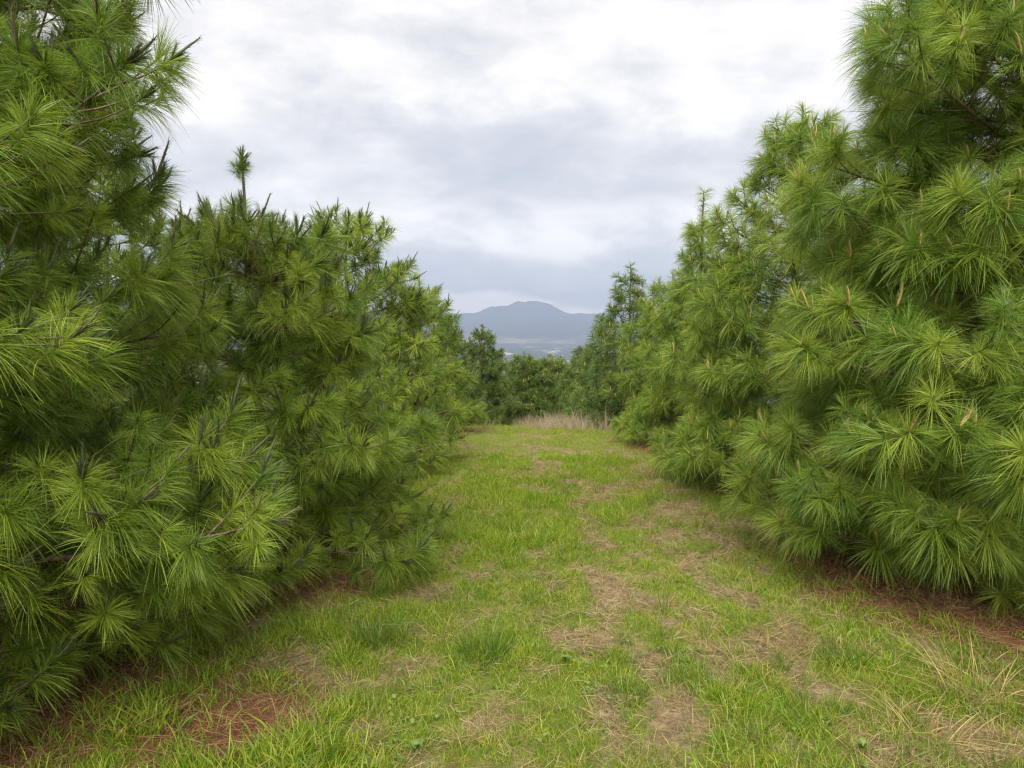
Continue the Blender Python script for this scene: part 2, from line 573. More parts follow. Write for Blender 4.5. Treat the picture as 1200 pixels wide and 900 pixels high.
# ------------------------------------------------------------------ ribbons: needles and grass blades
def ribbons(P0, D, L, W, bend, segs, seed, flat=0.0, tipw=0.12):
    """many curved blades at once. P0,D (n,3); L,W (n,); bend (n,3) added as t^2. Returns verts, quads, blade id"""
    g = np.random.default_rng(seed)
    n = len(P0)
    t = np.linspace(0, 1, segs + 1)
    C = P0[:, None, :] + D[:, None, :] * (L[:, None, None] * t[None, :, None]) + bend[:, None, :] * (t[None, :, None] ** 2)
    r = g.normal(size=(n, 3))
    if flat:
        r = r * (1 - flat) + np.array([0, 0, 1.0]) * flat
    side = np.cross(D, r)
    side /= np.linalg.norm(side, axis=1, keepdims=True) + 1e-9
    w = np.interp(t, [0, 0.15, 0.6, 1.0], [0.75, 1.0, 0.9, tipw])
    off = side[:, None, :] * (0.5 * W[:, None, None] * w[None, :, None])
    V = np.stack([C - off, C + off], 2).reshape(-1, 3)           # n,(segs+1),2
    base = (np.arange(n) * (segs + 1) * 2)[:, None] + (np.arange(segs) * 2)[None, :]
    base = base.ravel()
    F = np.stack([base, base + 1, base + 3, base + 2], 1)
    bid = np.repeat(np.arange(n), (segs + 1) * 2)
    return V, F, bid


def tube(pts, rad, sides=6, cap=True):
    pts = np.asarray(pts, dtype=float)
    n = len(pts)
    T = np.gradient(pts, axis=0)
    T /= np.linalg.norm(T, axis=1, keepdims=True) + 1e-9
    ref = np.array([0.31, 0.17, 0.93])
    A = np.cross(T, ref)
    A /= np.linalg.norm(A, axis=1, keepdims=True) + 1e-9
    B = np.cross(T, A)
    th = np.arange(sides) * 2 * math.pi / sides
    ring = A[:, None, :] * np.cos(th)[None, :, None] + B[:, None, :] * np.sin(th)[None, :, None]
    V = (pts[:, None, :] + ring * np.asarray(rad)[:, None, None]).reshape(-1, 3)
    i = (np.arange(n - 1) * sides)[:, None] + np.arange(sides)[None, :]
    j = (np.arange(n - 1) * sides)[:, None] + ((np.arange(sides) + 1) % sides)[None, :]
    F = np.stack([i.ravel(), j.ravel(), (j + sides).ravel(), (i + sides).ravel()], 1)
    return V, F


def merge(parts):
    Vs, Fs, off = [], [], 0
    for V, F in parts:
        Vs.append(V)
        Fs.append(F + off)
        off += len(V)
    return np.concatenate(Vs), np.concatenate(Fs)


# ------------------------------------------------------------------ needle tufts
TILTS = (8.0, 38.0, 68.0)


def shoot_geo(axis, base, L, r, sides, seed, bristle):
    """a young shoot: a tapered bumpy finger, with short bristling needles when asked"""
    g = np.random.default_rng(seed)
    n = 6
    t = np.linspace(0, 1, n)
    side = np.cross(axis, g.normal(size=3))
    side /= np.linalg.norm(side) + 1e-9
    up = np.array([0, 0, 1.0])
    pts = base + axis * (L * t)[:, None] + up * (0.16 * L * t ** 2)[:, None] + side * (0.05 * L * np.sin(t * 3))[:, None]
    rad = r * np.interp(t, [0, 0.2, 0.75, 1.0], [0.75, 1.0, 0.95, 0.25])
    V, F = tube(pts, rad, sides)
    tn = np.full(len(V), g.uniform(0.3, 0.9))
    if bristle:
        k = bristle
        s = g.uniform(0.18, 0.98, k)
        P0 = np.stack([np.interp(s, t, pts[:, c]) for c in range(3)], 1)
        rd = g.normal(size=(k, 3))
        rd -= (rd @ axis)[:, None] * axis
        rd /= np.linalg.norm(rd, axis=1, keepdims=True)
        D = axis * 0.90 + rd * 0.42
        D /= np.linalg.norm(D, axis=1, keepdims=True)
        Ln = g.uniform(0.020, 0.045, k)
        Vb, Fb, bid = ribbons(P0, D, Ln, np.full(k, 0.0030), np.zeros((k, 3)), 1, seed + 5)
        F = np.concatenate([F, Fb + len(V)])
        V = np.concatenate([V, Vb])
        tn = np.concatenate([tn, g.uniform(0, 0.55, k)[bid]])
    return V, F, tn


def make_tuft(style, lod, tilt, seed):
    """needles round the last stretch of a shoot, modelled upright in the world so that they droop; the shoot leans to +X"""
    g = np.random.default_rng(seed)
    a = R(tilt)
    axis = np.array([math.sin(a), 0, math.cos(a)])
    n = {0: (290, 290), 1: (155, 160), 2: (120, 120)}[lod][0 if style == "a" else 1]
    wid = {0: 0.0027, 1: 0.0040, 2: 0.0060}[lod]
    segs = {0: 4, 1: 3, 2: 2}[lod]
    shoot = 0.15 if style == "a" else 0.10
    vary = g.uniform(0.84, 1.14)
    n = int(n * g.uniform(0.62, 1.05))
    nb = max(12, n // 5)                                    # needles sit in bundles
    bun = g.integers(0, nb, n)
    s = np.clip((g.random(nb) ** 0.8)[bun] + g.normal(0, 0.03, n), 0, 1)  #                                  # 0 old end .. 1 tip
    phi = g.uniform(0, 2 * math.pi, nb)[bun] + g.normal(0, 0.16, n)
    jb = g.normal(0, 1.0, nb)[bun]
    e1 = np.array([math.cos(a), 0, -math.sin(a)])
    e2 = np.array([0, 1.0, 0])
    rad = e1[None] * np.cos(phi)[:, None] + e2[None] * np.sin(phi)[:, None]
    if style == "a":
        ang = R(1) * (88 - 58 * s + 11 * jb + g.normal(0, 5, n))
        Ln = g.uniform(0.135, 0.205, n) * (1.0 - 0.12 * s)
        droop = 0.068
    else:
        ang = R(1) * (104 - 72 * s + 12 * jb + g.normal(0, 5, n))
        Ln = g.uniform(0.155, 0.220, n)
        droop = 0.058
    Ln = Ln * vary
    D = axis[None] * np.cos(ang)[:, None] + rad * np.sin(ang)[:, None]
    P0 = axis[None] * ((s - 1.0) * shoot)[:, None] + rad * 0.005
    bend = np.zeros((n, 3))
    horiz = np.sqrt(np.clip(1 - D[:, 2] ** 2, 0, 1))
    bend[:, 2] = -droop * (0.35 + 0.65 * horiz) * g.uniform(0.4, 1.3, n) * (Ln / 0.18) ** 2
    bend[:, :2] += g.normal(0, 0.012, (n, 2))
    V, F, bid = ribbons(P0, D, Ln, np.full(n, wid) * g.uniform(0.7, 1.25, n), bend, segs, seed + 1, tipw=0.25)
    tint = np.clip(g.normal(0.52, 0.26, n), 0, 1)
    return V, F, tint[bid]


def make_shoots(style, lod, tilt, seed):
    g = np.random.default_rng(seed + 900)
    a = R(tilt)
    axis = np.array([math.sin(a), 0, math.cos(a)])
    cnt = int(g.integers(2, 6)) if style == "a" else int(g.integers(1, 5))
    parts, tints = [], []
    for k in range(cnt):
        d = axis.copy() if k == 0 else axis + g.normal(0, 0.33, 3)
        if style == "b":
            d = d * 0.45 + np.array([0, 0, 0.75])
        d /= np.linalg.norm(d)
        if style == "a":
            L = g.uniform(0.10, 0.19) if k == 0 else g.uniform(0.06, 0.12)
            r = 0.0068 if k == 0 else 0.0055
            br = {0: 70, 1: 26, 2: 10}[lod]
        else:
            L = g.uniform(0.075, 0.13) if k == 0 else g.uniform(0.035, 0.08)
            r = 0.0072 if k == 0 else 0.0058
            br = {0: 30, 1: 10, 2: 0}[lod]
        r *= (1.0, 1.15, 1.4)[lod]
        V, F, tn = shoot_geo(d, axis * -0.012, L, r, (7, 5, 4)[lod], seed + 31 * k, br)
        parts.append((V, F))
        tints.append(tn)
    V, F = merge(parts)
    return V, F, np.concatenate(tints)


NV = 6
TUFT, SHOOT, SRC = {}, {}, {}
for st in "ab":
    for lod in (0, 1, 2):
        src = bpy.data.collections.new("tuft_source_%s%d" % (st, lod))
        SRC[st, lod] = src
        for ti, tl in enumerate(TILTS):
            for v in range(NV):
                sd = 1000 + 97 * v + 13 * ti + (500 if st == "b" else 0)
                V, F, tn = make_tuft(st, lod, tl, sd)
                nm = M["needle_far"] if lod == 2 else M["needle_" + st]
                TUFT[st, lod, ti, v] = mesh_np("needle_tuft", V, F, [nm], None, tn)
                V2, F2, tn2 = make_shoots(st, lod, tl, sd)
                sm = M["shoot_a"] if st == "a" else M["candle_b"]
                SHOOT[st, lod, ti, v] = mesh_np("candle", V2, F2, [sm], None, tn2)
                # without and with candles, for the mass of the crown
                for w in (0, 1):
                    if w:
                        Vc, Fc = merge([(V, F), (V2, F2)])
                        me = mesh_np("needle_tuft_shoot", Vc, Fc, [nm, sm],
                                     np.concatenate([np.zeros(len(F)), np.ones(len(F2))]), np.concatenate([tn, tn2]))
                    else:
                        me = TUFT[st, lod, ti, v]
                    o = bpy.data.objects.new("src_%03d" % (ti * NV * 2 + v * 2 + w), me)
                    src.objects.link(o)


DEAD = bpy.data.collections.new("dead_needle_source")
for v in range(4):
    V, F, tn = make_tuft("a", 1, 68.0, 2500 + v)
    DEAD.objects.link(bpy.data.objects.new("src_%03d" % v, mesh_np("dead_needles", V, F, [M["litter"]], None, tn)))


# ------------------------------------------------------------------ scattered masses: points carrying rotation, size and kind
def instancer(name, P, rot, scl, idx, coll, parent=None):
    n = len(P)
    me = bpy.data.meshes.new(name)
    me.vertices.add(n)
    me.vertices.foreach_set("co", np.asarray(P, dtype=np.float32).ravel())
    a = me.attributes.new("rot", "FLOAT_VECTOR", "POINT")
    a.data.foreach_set("vector", np.asarray(rot, dtype=np.float32).ravel())
    a = me.attributes.new("scl", "FLOAT", "POINT")
    a.data.foreach_set("value", np.asarray(scl, dtype=np.float32))
    a = me.attributes.new("idx", "INT", "POINT")
    a.data.foreach_set("value", np.asarray(idx, dtype=np.int32))
    o = link(name, me, parent)
    key = "scatter_" + coll.name
    ng = bpy.data.node_groups.get(key)
    if ng is None:
        ng = bpy.data.node_groups.new(key, "GeometryNodeTree")
        ng.interface.new_socket("Geometry", in_out="INPUT", socket_type="NodeSocketGeometry")
        ng.interface.new_socket("Geometry", in_out="OUTPUT", socket_type="NodeSocketGeometry")
        gi = ng.nodes.new("NodeGroupInput")
        go = ng.nodes.new("NodeGroupOutput")
        iop = ng.nodes.new("GeometryNodeInstanceOnPoints")
        ci = ng.nodes.new("GeometryNodeCollectionInfo")
        ci.inputs["Collection"].default_value = coll
        ci.inputs["Separate Children"].default_value = True
        ci.inputs["Reset Children"].default_value = True

        def attr(nm, ty):
            q = ng.nodes.new("GeometryNodeInputNamedAttribute")
            q.data_type = ty
            q.inputs["Name"].default_value = nm
            return q.outputs["Attribute"]
        ng.links.new(gi.outputs[0], iop.inputs["Points"])
        ng.links.new(ci.outputs[0], iop.inputs["Instance"])
        iop.inputs["Pick Instance"].default_value = True
        ng.links.new(attr("idx", "INT"), iop.inputs["Instance Index"])
        e2r = ng.nodes.new("FunctionNodeEulerToRotation")
        ng.links.new(attr("rot", "FLOAT_VECTOR"), e2r.inputs[0])
        ng.links.new(e2r.outputs[0], iop.inputs["Rotation"])
        ng.links.new(attr("scl", "FLOAT"), iop.inputs["Scale"])
        ng.links.new(iop.outputs[0], go.inputs[0])
    md = o.modifiers.new("scatter", "NODES")
    md.node_group = ng
    return o


# ------------------------------------------------------------------ pines
def crown_radius(t, p, q, low=0.78):
    return np.minimum(1.0, low + 1.1 * t) * (1 - t ** p) ** q


def grow_pine(h, Rc, style, size, seed, p=1.7, q=0.85, dens=1.0, zlow=0.16, top_sparse=False, low=0.78, ztop=0.95, old=0.6, leader=False):
    """lays out trunk, branches and tufts; returns curves only"""
    g = np.random.default_rng(seed)
    lean = g.normal(0, 0.02, 2)
    tz = np.linspace(0, 1, 12)
    wob = g.normal(0, 0.012, (12, 2)).cumsum(0) * 0.6
    wob -= wob[0]
    trunk = np.stack([lean[0] * h * tz + wob[:, 0], lean[1] * h * tz + wob[:, 1], h * tz], 1)
    tr_r = np.interp(tz, [0, 0.05, 0.5, 1.0], [0.020 * h + 0.012, 0.016 * h + 0.008, 0.009 * h + 0.004, 0.006])
    at = lambda z: np.array([np.interp(z, trunk[:, 2], trunk[:, c]) for c in range(3)])
    branches, tufts = [], []
    zs = []
    z = zlow
    while z < h * ztop:
        t = z / h
        nb = int(round((6.5 if t < 0.75 else 5.0) * dens * (0.75 if (top_sparse and t > 0.72) else 1.0)))
        ph0 = g.uniform(0, 6.28)
        for k in range(max(3, nb)):
            zs.append((z + g.normal(0, 0.03), ph0 + k * 6.283 / max(3, nb) + g.normal(0, 0.16)))
        z += g.uniform(0.17, 0.24) * (0.75 + 0.25 * h / 3.0)
    for zb, ph in zs:
        zb = max(zb, 0.10)
        t = min(zb / h, 0.97)
        r = Rc * float(crown_radius(np.array(min(t / ztop, 0.985) if ztop < 0.9 else t), p, q, low)) * g.uniform(0.58, 1.14)
        if g.random() < 0.12:
            r *= 1.10
        r = max(r, 0.10)
        elev = 0.10 + 0.75 * t ** 1.4
        rise = r * (math.tan(elev * 0.9) * 0.75) + g.normal(0, 0.04)
        if t < 0.22:
            rise = max(rise, -0.02) * 0.8 + g.uniform(-0.03, 0.08)
        d = np.array([math.cos(ph), math.sin(ph), 0])
        sd = np.array([-d[1], d[0], 0]) * g.normal(0, 0.10) * r
        p0 = at(zb)
        p1 = p0 + d * r * 0.58 + np.array([0, 0, rise * 0.22 - 0.02]) + sd
        p2 = p0 + d * r + np.array([0, 0, rise])
        p2[2] = max(p2[2], 0.12)
        u = np.linspace(0, 1, 9)[:, None]
        cur = (1 - u) ** 2 * p0 + 2 * u * (1 - u) * p1 + u ** 2 * p2
        L = np.linalg.norm(np.diff(cur, axis=0), axis=1).sum()
        br_r = 0.0040 + 0.0085 * L
        main = (cur, np.interp(u[:, 0], [0, 1], [br_r, 0.0042]))
        twigs = []
        tipd = cur[-1] - cur[-2]
        tufts.append((cur[-1], tipd, size * g.uniform(0.85, 1.20), 1.0))
        nt = max(2, int(L / (0.125 * size) * dens))
        sgn = 1 if g.random() < 0.5 else -1
        for j in range(nt):
            uu = 0.26 + 0.70 * (j + g.uniform(0.1, 0.9)) / nt
            i = min(int(uu * 8), 7)
            f = uu * 8 - i
            s0 = cur[i] * (1 - f) + cur[i + 1] * f
            tg = cur[i + 1] - cur[i]
            tg = tg / (np.linalg.norm(tg) + 1e-9)
            sgn = -sgn
            an = sgn * R(g.uniform(32, 66))
            dd = np.array([tg[0] * math.cos(an) - tg[1] * math.sin(an), tg[0] * math.sin(an) + tg[1] * math.cos(an), tg[2] * 0.6 + g.normal(0.02, 0.22)])
            dd /= np.linalg.norm(dd)
            Lt = min(0.62 * (1 - uu) * L + 0.11, 0.46) * g.uniform(0.75, 1.15) * (0.8 + 0.2 * size)
            e = s0 + dd * Lt + np.array([0, 0, Lt * g.uniform(0.05, 0.42)])
            e[2] = max(e[2], 0.10)
            m_ = s0 + dd * Lt * 0.55
            v = np.linspace(0, 1, 5)[:, None]
            tw = (1 - v) ** 2 * s0 + 2 * v * (1 - v) * m_ + v ** 2 * e
            twigs.append((tw, np.linspace(0.0045, 0.0032, 5)))
            tufts.append((tw[-1], tw[-1] - tw[-2], size * g.uniform(0.66, 1.10), 0.75))
            if Lt > 0.24 and g.random() < old:
                # needles of the year before, lower down the same twig
                tufts.append((tw[2], tw[3] - tw[1], size * g.uniform(0.72, 0.95), 0.0))
        branches.append((main, twigs))
    # leader
    tufts.append((trunk[-1], np.array([0, 0, 1.0]), size * 0.9, 1.0))
    if leader:
        tufts[-1] = (trunk[-1], np.array([0, 0, 1.0]), size * 0.72, 9.0)
    for k in range(3):
        zz = h * (0.90 + 0.03 * k)
        if leader:
            tufts.append((at(h * (0.972 + 0.01 * k)), np.array([g.normal(0, .5), g.normal(0, .5), 0.6]), size * 0.62, 9.0))
            continue
        tufts.append((at(zz), np.array([g.normal(0, .2), g.normal(0, .2), 1.0]), size * 0.75, 0.0))
    return trunk, tr_r, branches, tufts


f_px = 906.0
cp, sp = math.cos(R(PITCH)), math.sin(R(PITCH))


def project(Pw):
    q = Pw - np.array([0, 0, EYE])
    dep = q[:, 1] * cp - q[:, 2] * sp
    upv = q[:, 1] * sp + q[:, 2] * cp
    return 600 + f_px * q[:, 0] / np.maximum(dep, 0.05), 450 - f_px * upv / np.maximum(dep, 0.05), dep


SPEC = {  # per tree: crown shape and fullness
    0: dict(p=1.8, q=0.78, dens=1.35, low=0.86, zlow=0.18, old=0.6),
    1: dict(p=1.7, q=0.75, low=0.95, zlow=0.14, ztop=0.85, dens=1.2, old=0.6, leader=True),
    2: dict(p=1.9, q=0.7, low=0.92, zlow=0.12, dens=1.1), 3: dict(p=1.6, low=0.9, zlow=0.12),
    4: dict(p=2.0, q=0.95, zlow=0.24, dens=1.4, low=0.90, old=0.6), 5: dict(p=1.8, q=0.9, dens=1.2, low=0.95, zlow=0.10, old=0.45),
    6: dict(p=1.0, q=1.0, top_sparse=True, ztop=0.86, low=0.98, zlow=0.1, dens=1.05), 7: dict(p=1.1, q=0.95, top_sparse=True, low=0.95, zlow=0.1),
    8: dict(p=1.2, q=1.0, top_sparse=True, dens=0.85), 9: dict(p=1.1, dens=1.35, low=0.98), 10: dict(p=1.05, dens=1.35, low=0.98), 11: dict(p=1.15, dens=1.35),
    12: dict(p=2.4, q=0.7, dens=1.35), 13: dict(p=1.1, dens=1.3), 14: dict(p=1.4, low=0.95, zlow=0.1), 15: dict(p=1.7), 16: dict(p=1.7),
}

layout = []
for ti_, (x, y, h, rc, st, sz, lab) in enumerate(TREES):
    z0 = zg(x, y)
    tree = grow_pine(h, rc, st, sz, 300 + 17 * ti_, **SPEC.get(ti_, {}))
    layout.append((np.array([x, y, z0]), tree))

# which tufts show largest: walk from the camera outwards and let near tufts cover far ones
allP, allS, allT, allI = [], [], [], []
for k, (base, (trunk, trr, brs, tufts)) in enumerate(layout):
    for j, tf in enumerate(tufts):
        allP.append(tf[0] + base)
        allS.append(tf[2])
        allT.append(k)
        allI.append(j)
allP = np.array(allP)
allS = np.array(allS)
allT = np.array(allT)
allI = np.array(allI)
px, py, dep = project(allP)
cover = np.zeros((80, 60))
score = np.zeros(len(allP))
for i in np.argsort(dep):
    if dep[i] < 0.3 or not (-80 < px[i] < 1280 and -80 < py[i] < 980):
        continue
    cx, cy_ = int(np.clip(px[i] / 15, 0, 79)), int(np.clip(py[i] / 15, 0, 59))
    rad = 0.36 * allS[i] / dep[i] * f_px * 0.5
    rr = max(1, int(rad * 0.75 / 15))
    score[i] = rad / (1.0 + 0.8 * cover[cx, cy_])
    cover[max(0, cx - rr):cx + rr, max(0, cy_ - rr):cy_ + rr] += 0.8

MAXT = 280
for k, (base, (trunk, trr, brs, tufts)) in enumerate(layout):
    x, y, h, rc, st, sz, lab = TREES[k]
    dist = math.hypot(x, y)
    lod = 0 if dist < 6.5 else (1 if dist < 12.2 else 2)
    sides = (6, 5, 4)[lod]
    root = bpy.data.objects.new("pine_tree", None)
    COL.objects.link(root)
    root.location = base
    root.empty_display_size = 0.3
    tag(root, lab, "pine tree", "pines planted in rows along the grassy lane")
    V, F = tube(np.vstack([[trunk[0] - np.array([0, 0, 0.08])], trunk]), np.concatenate([[trr[0] * 1.25], trr]), 10 if lod == 0 else 7)
    link("trunk", mesh_np("trunk", V, F, [M["bark"]]), root)
    for main, twigs in brs:
        parts = [tube(main[0] if lod == 0 else main[0][::2], main[1] if lod == 0 else main[1][::2], sides)]
        for tw, tr_ in twigs:
            parts.append(tube(tw if lod < 2 else tw[::2], tr_ if lod < 2 else tr_[::2], 4 if lod == 0 else 3))
        V, F = merge(parts)
        link("branch", mesh_np("branch", V, F, [M["twig"]]), root)
    if lod == 0:
        gd = np.random.default_rng(7000 + k)
        toc = math.atan2(-base[1], -base[0])
        for q_ in range(26):
            main = brs[int(gd.integers(0, int(len(brs) * 0.7)))][0][0]
            s0 = main[int(gd.integers(4, 8))]
            ph = math.atan2(s0[1], s0[0])
            if math.cos(ph - toc) < -0.2:
                continue
            out_ = np.array([math.cos(ph + gd.normal(0, 0.9)), math.sin(ph + gd.normal(0, 0.9)), gd.normal(0.1, 0.3)])
            Lq = gd.uniform(0.18, 0.42)
            v_ = np.linspace(0, 1, 7)[:, None]
            cur = s0 + out_ * Lq * v_ + np.array([gd.normal(0, 0.16), gd.normal(0, 0.16), gd.uniform(-0.12, 0.20)]) * v_ ** 2 + gd.normal(0, 0.006, (7, 3))
            fork = cur[3] + (out_ + gd.normal(0, 0.45, 3)) * Lq * 0.5 * np.linspace(0, 1, 4)[:, None]
            V, F = merge([tube(cur, np.linspace(0.0030, 0.0011, 7), 4), tube(fork, np.linspace(0.0022, 0.0011, 4), 4)])
            link("dry_twig", mesh_np("dry_twig", V, F, [M["dead_twig"]]), root)
    ids = np.where(allT == k)[0]
    order = ids[np.argsort(-score[ids])]
    own = set(allI[order[:MAXT]][score[order[:MAXT]] > 0].tolist())
    g = np.random.default_rng(5000 + k)
    sp_, sr_, ss_, si_ = [], [], [], []
    for j, (pt, dr, s, sh) in enumerate(tufts):
        dr = dr / (np.linalg.norm(dr) + 1e-9)
        dr = dr + np.array([0, 0, 0.35 if st == "a" else 0.55])
        dr /= np.linalg.norm(dr)
        tilt = math.degrees(math.acos(max(-1, min(1, dr[2]))))
        ti = int(np.argmin([abs(tilt - q_) for q_ in TILTS]))
        v = int(g.integers(0, NV))
        rot = (g.normal(0, 0.15), g.normal(0, 0.12) + R(np.clip(tilt - TILTS[ti], -14, 14)), math.atan2(dr[1], dr[0]))
        rel = pt[2] / h
        shoots = g.random() < sh * (0.42 + 0.55 * rel) * (1.25 if st == 'a' else 0.72)
        if j in own:
            o = link("needle_tuft", TUFT[st, lod, ti, v], root, pt)
            o.rotation_euler = rot
            o.scale = (s, s, s)
            if shoots:
                link("candle", SHOOT[st, lod, ti, v], o)
        else:
            sp_.append(pt)
            sr_.append(rot)
            ss_.append(s)
            si_.append(ti * NV * 2 + v * 2 + int(shoots))
    if lod == 0:
        dp, dr_, ds, di = [], [], [], []
        for main, twigs in brs:
            if g.random() < 0.75:
                dp.append(main[0][int(g.integers(2, 5))] + g.normal(0, 0.02, 3))
                dr_.append((g.normal(0, 0.4), g.normal(0, 0.4), g.uniform(0, 6.28)))
                ds.append(g.uniform(0.45, 0.8))
                di.append(int(g.integers(0, 4)))
        do = instancer("dead_needles", dp, dr_, ds, di, DEAD, root)
        do["kind"] = "stuff"
    if sp_:
        fo = instancer("foliage", sp_, sr_, ss_, si_, SRC[st, lod], root)
        fo["kind"] = "stuff"

# ------------------------------------------------------------------ grass
def blade_clump(n, spread, h0, h1, lean, wid, seed, segs=2, flat=False):
    g = np.random.default_rng(seed)
    r = spread * np.sqrt(g.random(n))
    a = g.uniform(0, 6.283, n)
    P0 = np.stack([r * np.cos(a), r * np.sin(a), np.full(n, -0.006)], 1)
    ln = g.uniform(0.15, 1.0, n) * lean
    b = a + g.normal(0, 0.9, n)
    D = np.stack([np.cos(b) * ln, np.sin(b) * ln, np.ones(n) * (0.12 if flat else 1.0)], 1)
    D /= np.linalg.norm(D, axis=1, keepdims=True)
    L = g.uniform(h0, h1, n)
    bend = np.stack([np.cos(b) * L * 0.35 * ln, np.sin(b) * L * 0.35 * ln, -L * 0.28 * ln * (0.4 if flat else 1.0)], 1)
    if flat:
        P0[:, 2] = g.uniform(0.002, 0.02, n)
        bend[:, 2] = -L * 0.10 * g.random(n)
        bend[:, :2] = g.normal(0, 0.25, (n, 2)) * L[:, None]
    V, F, bid = ribbons(P0, D, L, np.full(n, wid) * g.uniform(0.7, 1.3, n), bend, segs, seed + 1, tipw=0.08)
    return V, F, g.random(n)[bid]


def clump_set(name, specs, mat):
    c = bpy.data.collections.new(name)
    for i, s in enumerate(specs):
        V, F, tn = blade_clump(**s)
        c.objects.link(bpy.data.objects.new("src_%03d" % i, mesh_np(name, V, F, [mat], None, tn)))
    return c


G_SHORT = clump_set("grass_short", [dict(n=11, spread=0.030, h0=0.022, h1=0.080, lean=0.85, wid=0.0032, seed=20 + i) for i in range(6)], M["grass"])
G_FAR = clump_set("grass_far", [dict(n=9, spread=0.05, h0=0.025, h1=0.075, lean=0.9, wid=0.0048, seed=40 + i, segs=1) for i in range(5)], M["grass"])
G_DRY = clump_set("thatch", [dict(n=16, spread=0.045, h0=0.025, h1=0.085, lean=1.0, wid=0.0020, seed=60 + i, flat=True) for i in range(6)], M["thatch"])
G_DRYUP = clump_set("dry_blades", [dict(n=9, spread=0.03, h0=0.05, h1=0.16, lean=1.3, wid=0.0018, seed=80 + i, segs=3) for i in range(6)], M["gold"])
G_LIT = clump_set("litter", [dict(n=12, spread=0.07, h0=0.07, h1=0.16, lean=1.0, wid=0.0024, seed=100 + i, flat=True) for i in range(5)], M["litter"])
G_TALL = clump_set("grass_tall", [dict(n=16, spread=0.04, h0=0.05, h1=0.14, lean=0.7, wid=0.0032, seed=140 + i, segs=3) for i in range(6)], M["grass_dark"])
G_STRAW = clump_set("straw", [dict(n=16, spread=0.05, h0=0.12, h1=0.42, lean=0.6, wid=0.0032, seed=120 + i, segs=3) for i in range(6)], M["straw"])


def scatter(name, coll, nsrc, n, xr, yr, keep, size, seed, tilt=0.12, ypow=1.0, label=None):
    g = np.random.default_rng(seed)
    y = yr[0] + (yr[1] - yr[0]) * g.random(n) ** ypow
    half = 0.70 * y + 1.0
    lo = np.maximum(xr[0], -half)
    hi = np.minimum(xr[1], half)
    x = lo + (hi - lo) * g.random(n)
    w = np.clip((hi - lo) / (xr[1] - xr[0]), 0, 1)
    k = (g.random(n) < keep(x, y)) & (g.random(n) < w + 0.02)
    x, y = x[k], y[k]
    P = np.stack([x, y, zground(x, y)], 1)
    rot = np.stack([g.normal(0, tilt, len(x)), g.normal(0, tilt, len(x)), g.uniform(0, 6.283, len(x))], 1)
    scl = size(x, y, g)
    o = instancer(name, P, rot, scl, g.integers(0, nsrc, len(x)), coll)
    tag(o, label, name.replace("_", " "), kind="stuff")
    return o


LIT = litter_field
GRN = green_field
BARE = lambda x, y: np.clip(1.4 * gauss(x, y, 0.66, 2.95, 0.10, 0.36) + 1.4 * gauss(x, y, 0.60, 4.6, 0.08, 0.28) + 1.2 * gauss(x, y, 0.62, 3.7, 0.06, 0.25), 0, 1)
tall = lambda x, y: 0.62 + 1.3 * np.clip(VN[1](x * 1.3 + 40, y * 1.1 + 8, 3) - 0.36, 0, 1)
scatter("short_grass", G_SHORT, 6, 92000, (-5.0, 5.0), (1.7, 9.0), lambda x, y: np.clip((GRN(x, y) - 0.30) * 2.2, 0.10, 1) * (1 - 0.95 * BARE(x, y)) * (1 - 0.92 * LIT(x, y)),
        lambda x, y, g: g.uniform(0.65, 1.25, len(x)) * tall(x, y) * 1.3, 1, ypow=1.15, label="short green grass covering the near half of the lane")
scatter("lane_grass", G_FAR, 5, 42000, (-5.0, 5.0), (6.0, 14.0), lambda x, y: np.clip(GRN(x, y) * 1.3 - 0.15, 0.08, 1) * (1 - 0.9 * LIT(x, y)),
        lambda x, y, g: g.uniform(0.6, 1.2, len(x)) * tall(x, y), 2, label="short green grass covering the lane up to its crest")
scatter("dry_thatch", G_DRY, 6, 26000, (-4.5, 4.5), (1.7, 8.5), lambda x, y: np.clip((0.80 - GRN(x, y)) * 1.8, 0.14, 1) * (1 - 0.75 * LIT(x, y)) * (1 - 0.8 * BARE(x, y)),
        lambda x, y, g: g.uniform(0.6, 1.25, len(x)), 3, ypow=1.2, label="matted dead grass lying in the worn patches")
scatter("dry_grass", G_DRYUP, 6, 17000, (-4.5, 4.5), (1.7, 12.5), lambda x, y: np.clip(0.75 - GRN(x, y) * 0.75 + 0.9 * gauss(x, y, 1.75, 3.0, 0.5, 0.6) + 1.0 * gauss(x, y, 1.5, 7.0, 0.4, 2.6) + 0.8 * gauss(x, y, -0.75, 6.4, 0.35, 1.0), 0.08, 1) * (1 - 0.6 * LIT(x, y)),
        lambda x, y, g: g.uniform(0.5, 1.1, len(x)), 4, ypow=1.2, label="yellowed thin grass standing among the green")
scatter("fallen_needles", G_LIT, 5, 22000, (-4.8, 4.8), (1.5, 13.0), lambda x, y: np.clip(LIT(x, y) * 1.2 - 0.12, 0, 1),
        lambda x, y, g: g.uniform(0.6, 1.2, len(x)), 5, ypow=1.2, label="red brown fallen needles under the pines")
scatter("straw_grass", G_STRAW, 6, 1500, (-1.3, 1.9), (11.3, 15.0), lambda x, y: np.clip(gauss(x, y, 0.80, 13.2, 0.60, 1.1) * 1.1 - 0.10 + 0.9 * (VN[2](x * 3, y * 3, 2) - 0.5), 0, 1),
        lambda x, y, g: g.uniform(0.3, 1.0, len(x)) * (0.75 + 0.45 * np.clip(x, 0, 1)), 6, label="pale straw grass standing at the crest of the lane")


